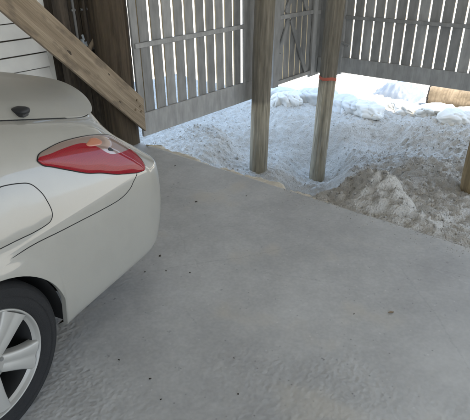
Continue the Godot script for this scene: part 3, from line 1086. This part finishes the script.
# ---------------------------------------------------------------- car
# local axes: x outwards from the near side, y up, -z to the rear. u is the distance behind the rear axle.
const K := [[.235, -.045, 1.20, 4.2], [.27, .0, 1.27, 4.2], [.38, .018, 1.30, 4.2], [.50, .027, 1.315, 4.2], [.62, .029, 1.315, 4.2], [.69, .025, 1.31, 4.2], [.725, .021, 1.30, 4.2], [.745, .018, 1.28, 4.1], [.765, .013, 1.255, 4.0], [.82, -.008, 1.195, 3.8], [.90, -.053, 1.115, 3.5], [.96, -.115, 1.09, 3.2], [.985, -.165, 1.09, 3.1], [.995, -.20, 1.105, 3.1], [1.0, -.207, 1.14, 3.1], [1.010, -.25, 1.115, 3.1], [1.016, -.32, 1.07, 3.1], [1.02, -.5, 1.0, 3.1], [1.022, -.7, .93, 3.1], [1.024, -.9, .86, 3.1]]
const RA := 0.366

func ckey(r: float) -> Array:
	var i := clampi(int(floor(r)), 0, K.size() - 2)
	var t := r - i
	var res := []
	for q in 4:
		if r < 12.0 and i > 0:
			res.append(cubic_interpolate(K[i][q], K[i + 1][q], K[i - 1][q], K[i + 2][q], t))
		else:
			res.append(lerpf(K[i][q], K[i + 1][q], t))
	return res

func row_of(y: float) -> float:
	for i in 6:
		if y <= K[i + 1][0]:
			return i + clampf((y - K[i][0]) / (K[i + 1][0] - K[i][0]), 0.0, 1.0)
	return 6.0

func clen(r: float, ur: float) -> float:
	return 0.33 if r > 13.0 else 0.42 - 0.09 * clampf((r - 6.0) / 6.0, 0.0, 1.0)

func rise(u: float, w: float) -> float:
	var t := clampf((-0.2 - w) / 0.45, 0.0, 1.0)
	var crown := 1.0 - (1.0 - t) * (1.0 - t)
	var T := 0.255 * clampf(1.0 - u, 0.0, 0.75) + 0.115 * crown * clampf(u / 0.3, 0.0, 1.0)
	if u < -1.9:
		T -= 0.36 * smoothstep(-1.9, -4.0, u) * 1.15
		T += 0.05 * crown * smoothstep(-1.9, -2.3, u)
	return T

func lift_y(y0: float, u: float, w: float) -> float:
	if y0 <= 0.76:
		return y0
	if y0 <= 0.995:
		return y0 + (y0 - 0.76) / 0.235 * rise(u, w)
	return y0 + rise(u, w)

# a in 0..1 along the side from the axle, 1..2 round the rear corner
func S(a: float, r: float) -> Vector3:
	var k := ckey(r)
	var L := clen(r, k[2])
	var ub: float = k[2] - L
	var u := a * ub
	var w: float = k[1]
	if a > 1.0:
		var th := (a - 1.0) * PI / 2
		var s := sin(th)
		var c := cos(th)
		var q := pow(pow(s, k[3]) + pow(maxf(c, 0.0), k[3]), -1.0 / k[3])
		u = ub + L * q * s
		w = -0.9 + (0.9 + w) * q * c
	return Vector3(w, lift_y(k[0], u, w), -u)

func SN(a: float, r: float, off: float) -> Vector3:
	var e := 0.01
	var n := (S(a + e, r) - S(a - e, r)).cross(S(a, r + e * 6.0) - S(a, r - e * 6.0)).normalized()
	if n.dot(Vector3(1, 0.3, -0.4)) < 0.0:
		n = -n
	return S(a, r) + n * off

func side_point(u: float, r: float) -> Vector3:
	# side of the car; over a wheel the lower rows follow the arch
	var k := ckey(r)
	var y: float = k[0]
	var w: float = k[1]
	for uc in [0.0, -2.72]:
		var d: float = absf(u - uc)
		if d < RA and r < 6.0:
			var yb := 0.334 + sqrt(maxf(0.0, RA * RA - d * d))
			if d > RA * 0.97:
				yb = lerpf(yb, 0.235, smoothstep(0.97, 1.0, d / RA))
			var f: float = (y - 0.235) / (0.725 - 0.235)
			y = lerpf(minf(yb, 0.712), 0.725, f)
			var kk := ckey(row_of(y))
			w = kk[1]
	for uc in [0.0, -2.72]:
		var dist := Vector2(u - uc, y - 0.334).length()
		if dist < 0.6:
			w += 0.010 * exp(-pow(maxf(0.0, dist - RA) / 0.05, 2.0)) * smoothstep(0.2, 0.35, y)
	return Vector3(w, lift_y(y, u, w), -u)

func front_point(a: float, r: float) -> Vector3:
	var k := ckey(r)
	var uf: float = -3.68 + (1.315 - k[2]) * 0.5
	var L := 0.46
	var th := a * PI / 2
	var s := sin(th)
	var c := cos(th)
	var e := 2.7
	var q := pow(pow(s, e) + pow(maxf(c, 0.0), e), -1.0 / e)
	var u := uf + L - L * q * s
	var w: float = -0.9 + (0.9 + k[1]) * q * c
	return Vector3(w, lift_y(k[0], u, w), -u)

func car_row(r: float) -> PackedVector3Array:
	var half := PackedVector3Array()
	var k := ckey(r)
	for i in 16:
		half.append(front_point(1.0 - i / 16.0, r))
	var uf := -front_point(0.0, r).z
	for i in 3:
		half.append(side_point(lerpf(uf, -3.14, i / 3.0), r))
	var us := []
	us.append(-3.14)
	for i in 25:
		us.append(-2.72 - (RA + 0.002) * cos(PI * i / 24.0))
	for i in 9:
		us.append(lerpf(-2.31, -0.42, i / 8.0))
	for i in 37:
		us.append(-(RA + 0.002) * cos(PI * i / 36.0))
	us.append(0.385)
	us.append(0.42)
	for u in us:
		half.append(side_point(u, r))
	var ub: float = k[2] - clen(r, k[2])
	for i in 8:
		var u := lerpf(0.42, ub, (i + 1) / 8.0)
		half.append(side_point(u, r))
	for i in 32:
		half.append(S(1.0 + (i + 1) / 32.0, r))
	var ring := half.duplicate()
	for i in range(half.size() - 2, 0, -1):
		ring.append(Vector3(-1.8 - half[i].x, half[i].y, half[i].z))
	return ring

# one smooth lens over the outline; t runs along it, s from its upper to its lower edge
func lens_at(top: Array, bot: Array, t: float, s: float, off: float) -> Vector3:
	var q := poly_at(top, t).lerp(poly_at(bot, t), s)
	var e := pow(maxf(0.0, sin(PI * s)), 0.6) * pow(maxf(0.0, sin(PI * t)), 0.5)
	return SN(q.x, q.y, 0.0035 + 0.012 * e + off)

# which: 1 the part above the dividing line, -1 the part below it, 0 all of it
func lens(top: Array, bot: Array, share: Array, which: float, nt: int, nk: int, off: float) -> ArrayMesh:
	var rows := []
	for i in nt + 1:
		var t := float(i) / nt
		var f := t * (share.size() - 1)
		var k := clampi(int(f), 0, share.size() - 2)
		var m: float = cubic_interpolate(share[k], share[k + 1], share[maxi(k - 1, 0)], share[mini(k + 2, share.size() - 1)], f - k)
		m = clampf(m, 0.0, 1.0)
		var lo := m if which < 0.0 else 0.0
		var hi := m if which > 0.0 else 1.0
		var row := PackedVector3Array()
		for j in nk + 1:
			row.append(lens_at(top, bot, t, lerpf(lo, hi, float(j) / nk), off))
		rows.append(row)
	return grid(rows, false, true)

func lens_spot(top: Array, bot: Array, c: Vector2, r: Vector2, off: float) -> ArrayMesh:
	var rows := []
	for i in 6:
		var row := PackedVector3Array()
		for j in 24:
			var an := TAU * j / 24.0
			var wob := 1.0 + 0.14 * sin(an * 3.0 + 1.0)
			row.append(lens_at(top, bot, c.x + cos(an) * r.x * wob * i / 5.0, c.y + sin(an) * r.y * wob * i / 5.0, off * (1.0 if i < 5 else -1.0)))
		rows.append(row)
	return grid(rows, true, false)

func poly_at(p: Array, t: float) -> Vector2:
	var f := t * (p.size() - 1)
	var i := clampi(int(f), 0, p.size() - 2)
	var s := f - i
	var g := func(k: int) -> Vector2: return Vector2(p[clampi(k, 0, p.size() - 1)][0], p[clampi(k, 0, p.size() - 1)][1])
	return (g.call(i) as Vector2).cubic_interpolate(g.call(i + 1), g.call(i - 1), g.call(i + 2), s)

func surf_line(p: Array, n: int, off: float) -> PackedVector3Array:
	var r := PackedVector3Array()
	for i in n + 1:
		var q := poly_at(p, float(i) / n)
		r.append(SN(q.x, q.y, off))
	return r

func make_wheel(car: Node3D, at: Vector3, facing: float, lab: String) -> void:
	var w := Node3D.new()
	w.name = "wheel"
	car.add_child(w, true)
	w.position = at
	w.rotation.y = 0.0 if facing > 0 else PI
	w.set_meta("label", lab)
	# outer face of the tyre at x = 0
	part("tyre", lathe_x([[-0.20, 0.22], [-0.205, 0.245], [-0.212, 0.28], [-0.205, 0.312], [-0.19, 0.328], [-0.17, 0.333], [-0.163, 0.333], [-0.16, 0.326], [-0.150, 0.326], [-0.147, 0.334], [-0.109, 0.334], [-0.106, 0.327], [-0.098, 0.327], [-0.095, 0.334], [-0.060, 0.334], [-0.057, 0.326], [-0.048, 0.326], [-0.045, 0.333], [-0.028, 0.3315], [-0.014, 0.322], [-0.006, 0.312], [-0.0035, 0.309], [-0.0048, 0.307], [-0.002, 0.296], [0.001, 0.284], [-0.0022, 0.2815], [-0.0022, 0.279], [0.001, 0.2765], [-0.001, 0.262], [-0.003, 0.2515], [-0.0052, 0.250], [-0.004, 0.2485], [-0.006, 0.243], [-0.012, 0.232], [-0.02, 0.226], [-0.03, 0.222]], 96), M.tyre, w)
	part("rim", lathe_x([[-0.034, 0.206], [-0.026, 0.214], [-0.022, 0.218], [-0.010, 0.222], [-0.006, 0.226], [-0.010, 0.230], [-0.022, 0.231]], 96), M.alloy, w)
	part("barrel", lathe_x([[-0.20, 0.222], [-0.17, 0.205], [-0.10, 0.195], [-0.05, 0.203], [-0.034, 0.206]], 72), M.alloy_in, w)
	# five broad spokes
	for k in 5:
		var an := deg_to_rad(45.0 + 72.0 * k)
		var rows := []
		for i in 14:
			var t := i / 13.0
			var rad := lerpf(0.02, 0.214, t)
			var hw := lerpf(0.036, 0.040, smoothstep(0.0, 0.5, t)) + 0.026 * pow(t, 3.0)
			var x := lerpf(-0.030, -0.012, pow(t, 1.5)) + 0.008 * sin(PI * t)
			var row := PackedVector3Array()
			for q in [[-1.0, -0.040], [-1.0, -0.010], [-0.82, -0.001], [-0.35, 0.0], [-0.12, -0.006], [0.12, -0.006], [0.35, 0.0], [0.82, -0.001], [1.0, -0.010], [1.0, -0.040]]:
				row.append(Vector3(x + q[1], cos(an) * 0.0, 0.0) + Vector3(0, sin(an) * rad + cos(an) * hw * q[0], -(cos(an) * rad - sin(an) * hw * q[0])))
			rows.append(row)
		part("spoke", grid(rows, false), M.alloy, w)
	part("hub_cap", lathe_x([[-0.06, 0.062], [-0.028, 0.060], [-0.022, 0.055], [-0.020, 0.034], [-0.014, 0.031], [-0.010, 0.026], [-0.008, 0.0]], 40), M.alloy, w)
	part("brake_disc", lathe_x([[-0.115, 0.0], [-0.115, 0.15], [-0.105, 0.152], [-0.098, 0.15], [-0.098, 0.08], [-0.085, 0.075], [-0.085, 0.0]], 48), M.disc, w)
	for k in 5:
		var an := deg_to_rad(45.0 + 36.0 + 72.0 * k)
		var nut := CylinderMesh.new()
		nut.top_radius = 0.009
		nut.bottom_radius = 0.010
		nut.height = 0.02
		nut.radial_segments = 6
		var o := part("lug_nut", nut, M.steel, w, Vector3(-0.026, sin(an) * 0.046, -cos(an) * 0.046))
		o.rotation.z = -PI / 2

func make_car() -> void:
	var car := thing("parked_car", "dusty white two door coupe parked with its rear towards the sand", "car", Vector3(2.144, 0, 2.564), deg_to_rad(14.0845))
	# shell
	var rows := []
	var r := 0.0
	while r <= 13.001:
		rows.append(car_row(minf(r, 13.0)))
		r += 0.25
	# rolled lower lip of the arches and sills
	var lip := PackedVector3Array()
	for p in rows[0]:
		var cx := -0.9
		lip.append(Vector3(p.x + (-0.022 if p.x > cx else 0.022) * smoothstep(0.0, 0.3, absf(p.x - cx)), p.y + 0.004, p.z))
	rows.insert(0, lip)
	part("body", grid(rows, true, true), M.body, car)
	var top := []
	for q in [13.0, 13.35, 13.7, 14.0, 14.4, 15.0, 15.5, 16.0, 16.5, 17.0, 17.5, 18.0, 18.5, 19.0]:
		top.append(car_row(q))
	# deck lid: the closed top behind the cabin; hood and cowl in front
	var C: int = top[0].size()
	var hlf := C / 2
	var dk := []
	var first := -1
	for j in C:
		if -top[0][j].z > 0.2:
			first = j
			break
	var last := 0
	for j in C:
		if -top[0][j].z > 0.2:
			last = j
	for row in top:
		dk.append(row.slice(first, last + 1))
	var dl := part("deck_lid", grid(dk, false, true), M.lid, car)
	dl.set_meta("label", "rounded trunk lid with a raised rear lip")
	var hd := []
	for row in top:
		var q: PackedVector3Array = row.slice(last)
		q.append_array(row.slice(0, first + 1))
		hd.append(q)
	part("hood", grid(hd, false, true), M.body, car)
	# seams
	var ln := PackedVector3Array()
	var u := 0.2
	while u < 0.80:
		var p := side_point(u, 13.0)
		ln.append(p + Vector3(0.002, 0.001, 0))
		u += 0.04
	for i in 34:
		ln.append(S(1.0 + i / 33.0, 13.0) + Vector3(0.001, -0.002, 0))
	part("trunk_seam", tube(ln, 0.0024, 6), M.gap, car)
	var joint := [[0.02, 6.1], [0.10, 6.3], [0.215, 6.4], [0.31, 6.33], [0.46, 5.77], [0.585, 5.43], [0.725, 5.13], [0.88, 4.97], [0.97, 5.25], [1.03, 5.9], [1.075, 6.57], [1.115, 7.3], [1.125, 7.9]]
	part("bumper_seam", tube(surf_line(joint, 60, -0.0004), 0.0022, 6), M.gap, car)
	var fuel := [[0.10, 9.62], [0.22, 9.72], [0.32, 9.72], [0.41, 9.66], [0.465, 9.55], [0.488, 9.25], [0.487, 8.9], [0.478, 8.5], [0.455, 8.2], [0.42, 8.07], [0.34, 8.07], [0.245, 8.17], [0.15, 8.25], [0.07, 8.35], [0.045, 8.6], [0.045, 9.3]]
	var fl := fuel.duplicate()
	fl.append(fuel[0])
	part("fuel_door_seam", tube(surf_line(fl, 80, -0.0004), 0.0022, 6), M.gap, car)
	var fd := []
	for i in 6:
		var row := PackedVector3Array()
		for j in 81:
			var q := poly_at(fl, j / 80.0)
			var m := Vector2(0.27, 8.9).lerp(q, i / 5.0 * 0.985)
			row.append(SN(m.x, m.y, 0.0022 if i < 5 else 0.0004))
		fd.append(row)
	part("fuel_door", grid(fd, false), M.body, car)
	# tail lamp: outline in surface coordinates
	var ltop := [[0.585, 10.1], [0.62, 10.28], [0.69, 10.40], [0.83, 10.57], [1.0, 10.63], [1.165, 10.57], [1.29, 10.38], [1.345, 10.0], [1.35, 9.5], [1.30, 8.75], [1.20, 7.15]]
	var lbot := [[0.585, 10.1], [0.60, 9.92], [0.645, 9.80], [0.69, 9.66], [0.74, 9.5], [0.815, 9.23], [0.895, 9.0], [0.98, 8.53], [1.05, 8.22], [1.10, 7.95], [1.20, 7.15]]
	var lamp := Node3D.new()
	lamp.name = "tail_lamp"
	car.add_child(lamp, true)
	lamp.set_meta("label", "long red tail lamp wrapping the rear corner")
	var share := [0.0, 0.25, 0.33, 0.32, 0.28, 0.42, 0.56, 0.36, 0.12, 0.0, 0.0]
	part("housing", lens(ltop, lbot, share, 0.0, 60, 14, -0.004), M.gap, lamp)
	part("red_lens", lens(ltop, lbot, share, -1.0, 60, 14, 0.0), M.red, lamp)
	part("clear_lens", lens(ltop, lbot, share, 1.0, 60, 10, 0.0), M.clear, lamp)
	part("turn_lens", lens_spot(ltop, lbot, Vector2(0.475, 0.27), Vector2(0.055, 0.15), 0.0012), M.amber, lamp)
	part("bulb_cap", lens_spot(ltop, lbot, Vector2(0.60, 0.45), Vector2(0.022, 0.05), 0.0012), M.black, lamp)
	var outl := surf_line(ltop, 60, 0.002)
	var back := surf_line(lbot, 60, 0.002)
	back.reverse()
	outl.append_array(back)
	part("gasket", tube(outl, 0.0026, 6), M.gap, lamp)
	# the far side's lamp
	var l2 := Node3D.new()
	l2.name = "tail_lamp"
	car.add_child(l2, true)
	l2.position = Vector3(-1.8, 0, 0)
	l2.scale = Vector3(-1, 1, 1)
	part("red_lens", lens(ltop, lbot, share, -1.0, 30, 8, 0.0), M.red, l2)
	part("clear_lens", lens(ltop, lbot, share, 1.0, 30, 6, 0.0), M.clear, l2)
	# wheel wells
	for q in [[0.0, 1.0], [-2.72, 1.0], [0.0, -1.0], [-2.72, -1.0]]:
		var rws := []
		for x in [-0.012, -0.05, -0.15, -0.30]:
			var row := PackedVector3Array()
			for i in 33:
				var an := lerpf(deg_to_rad(-8.0), deg_to_rad(188.0), i / 32.0)
				row.append(Vector3(x, 0.334 + sin(an) * (RA + 0.006), -cos(an) * (RA + 0.006)))
			rws.append(row)
		var cap := PackedVector3Array()
		for i in 33:
			cap.append(Vector3(-0.30, 0.45, 0))
		rws.append(cap)
		var o := part("wheel_well", grid(rws), M.liner, car, Vector3(0.0 if q[1] > 0 else -1.8, 0, -q[0]))
		o.scale = Vector3(q[1], 1, 1)
	part("underbody", join([[cbox(1.15, 0.03, 4.7, 0.004), Transform3D(Basis.IDENTITY, Vector3(-0.9, 0.255, 1.22))], [cbox(1.60, 0.03, 0.56, 0.004), Transform3D(Basis.IDENTITY, Vector3(-0.9, 0.285, -0.80))], [cbox(1.68, 0.03, 1.92, 0.004), Transform3D(Basis.IDENTITY, Vector3(-0.9, 0.262, 1.36))]]), M.liner, car)
	make_wheel(car, Vector3(0, 0.334, 0), 1.0, "rear wheel with broad silver spokes")
	make_wheel(car, Vector3(0, 0.334, 2.72), 1.0, "front wheel with broad silver spokes")
	make_wheel(car, Vector3(-1.8, 0.334, 0), -1.0, "rear wheel on the far side")
	make_wheel(car, Vector3(-1.8, 0.334, 2.72), -1.0, "front wheel on the far side")
	# cabin
	var gl := []
	var NU := 40
	for i in NU + 1:
		var uu := lerpf(0.22, -2.15, float(i) / NU)
		var hgt := 0.0
		if uu > -0.55:
			hgt = sin(clampf((0.22 - uu) / 0.77, 0.0, 1.0) * PI / 2)
		elif uu > -1.15:
			hgt = 1.0
		else:
			hgt = cos(clampf((-1.15 - uu) / 1.0, 0.0, 1.0) * PI / 2) * 0.93 + 0.07 * (1.0 if uu > -2.1 else 0.0)
		var base := 1.165 if uu > -1.2 else lerpf(1.165, 1.10, (-1.2 - uu) / 0.95)
		var row := PackedVector3Array()
		for j in 33:
			var th := PI * j / 32.0
			var e := 2.0 / 3.2
			var cx := cos(th)
			var sy := sin(th)
			var half := 0.685 - 0.10 * pow(sy, 1.4) * hgt
			row.append(Vector3(-0.9 + half * signf(cx) * pow(absf(cx), e), base + 0.26 * hgt * pow(maxf(sy, 0.0), e), -uu))
		gl.append(row)
	var sr := [SurfaceTool.new(), SurfaceTool.new(), SurfaceTool.new(), SurfaceTool.new(), SurfaceTool.new()]
	for t in sr:
		t.begin(Mesh.PRIMITIVE_TRIANGLES)
		t.set_smooth_group(0)
	for i in NU:
		for j in 32:
			var uu := lerpf(0.22, -2.15, (i + 0.5) / NU)
			var th := 180.0 * (j + 0.5) / 32.0
			var d := absf(th - 90.0)
			var roof: bool = (uu < -0.5 and uu > -1.2 and d < 52.0) or (uu >= -0.5 and d > 44.0 and d < 66.0) or (uu >= -0.62 and uu < -0.05 and d > 44.0) or uu > 0.17 or uu < -2.1 or (uu <= -1.2 and d > 44.0 and d < 54.0)
			var t: SurfaceTool = sr[0] if roof else sr[(3 if th < 90.0 else 4) if d > 44.0 else (1 if uu > -0.8 else 2)]
			for q in [[i, j], [i, j + 1], [i + 1, j], [i + 1, j], [i, j + 1], [i + 1, j + 1]]:
				t.add_vertex(gl[q[0]][q[1]])
	for t in sr:
		t.index()
		t.generate_normals()
	part("roof", sr[0].commit(), M.body, car)
	part("rear_window", sr[1].commit(), M.glass, car)
	part("windshield", sr[2].commit(), M.glass, car)
	part("side_window", sr[3].commit(), M.glass, car)
	part("side_window", sr[4].commit(), M.glass, car)
	# black cap lying on the trunk lid at the seam
	var cp := S(0.70, 14.6)
	var wp := car.transform * cp
	var k := thing("black_cap", "small black plastic cap sitting on the trunk lid beside its seam", "cap", wp + Vector3(0, -0.004, 0), deg_to_rad(24.0))
	var cr := []
	for p in [[0.0, 0.030], [0.010, 0.032], [0.020, 0.029], [0.026, 0.018], [0.028, 0.0]]:
		var row := PackedVector3Array()
		for s in 20:
			var an := TAU * s / 20.0
			var rx: float = p[1] * 1.25 * signf(cos(an)) * pow(absf(cos(an)), 0.6)
			row.append(Vector3(rx + p[0] * 0.3, p[0], p[1] * 0.85 * signf(sin(an)) * pow(absf(sin(an)), 0.6)))
		cr.append(row)
	part("shell", grid(cr, true, true), M.black, k)
	part("foot", cbox(0.06, 0.014, 0.035, 0.003), M.black, k, Vector3(0.01, 0.0, 0.012))

# ---------------------------------------------------------------- main
func _ready() -> void:
	var cam := Camera3D.new()
	cam.name = "camera"
	cam.fov = 46.19
	cam.near = 0.05
	cam.far = 2000.0
	cam.position = Vector3(3.691, 1.709, 3.03)
	cam.rotation_order = EULER_ORDER_YXZ
	cam.rotation_degrees = Vector3(-27.892, 39.557, -0.61)
	add_child(cam)
	cam.current = true

	var sky_m := ProceduralSkyMaterial.new()
	sky_m.sky_top_color = Color(0.62, 0.73, 0.87)
	sky_m.sky_horizon_color = Color(0.90, 0.93, 0.95)
	sky_m.sky_curve = 0.12
	sky_m.ground_horizon_color = Color(0.80, 0.80, 0.78)
	sky_m.ground_bottom_color = Color(0.7, 0.69, 0.66)
	var sky := Sky.new()
	sky.sky_material = sky_m
	var env := Environment.new()
	env.background_mode = Environment.BG_SKY
	env.sky = sky
	env.background_energy_multiplier = 1.0
	env.tonemap_mode = Environment.TONE_MAPPER_LINEAR
	env.tonemap_exposure = 4.35
	env.sdfgi_enabled = true
	env.ssao_enabled = true
	env.ssil_enabled = true
	var we := WorldEnvironment.new()
	we.name = "world_environment"
	we.environment = env
	add_child(we)

	var sun := DirectionalLight3D.new()
	sun.name = "sun"
	sun.light_energy = 1.4
	sun.light_color = Color(1.0, 0.955, 0.88)
	sun.light_angular_distance = 0.53
	sun.shadow_enabled = true
	var to_sun := Vector3(sin(deg_to_rad(88.0)) * cos(deg_to_rad(65.0)), sin(deg_to_rad(65.0)), -cos(deg_to_rad(88.0)) * cos(deg_to_rad(65.0)))
	add_child(sun)
	sun.look_at_from_position(Vector3.ZERO, -to_sun, Vector3.UP)

	make_materials()
	make_sand()
	make_slab()
	make_house()
	make_piles()
	make_screens()
	make_storage_wall()
	make_brace()
	make_car()
	make_outside()
	make_debris()
	make_clods()
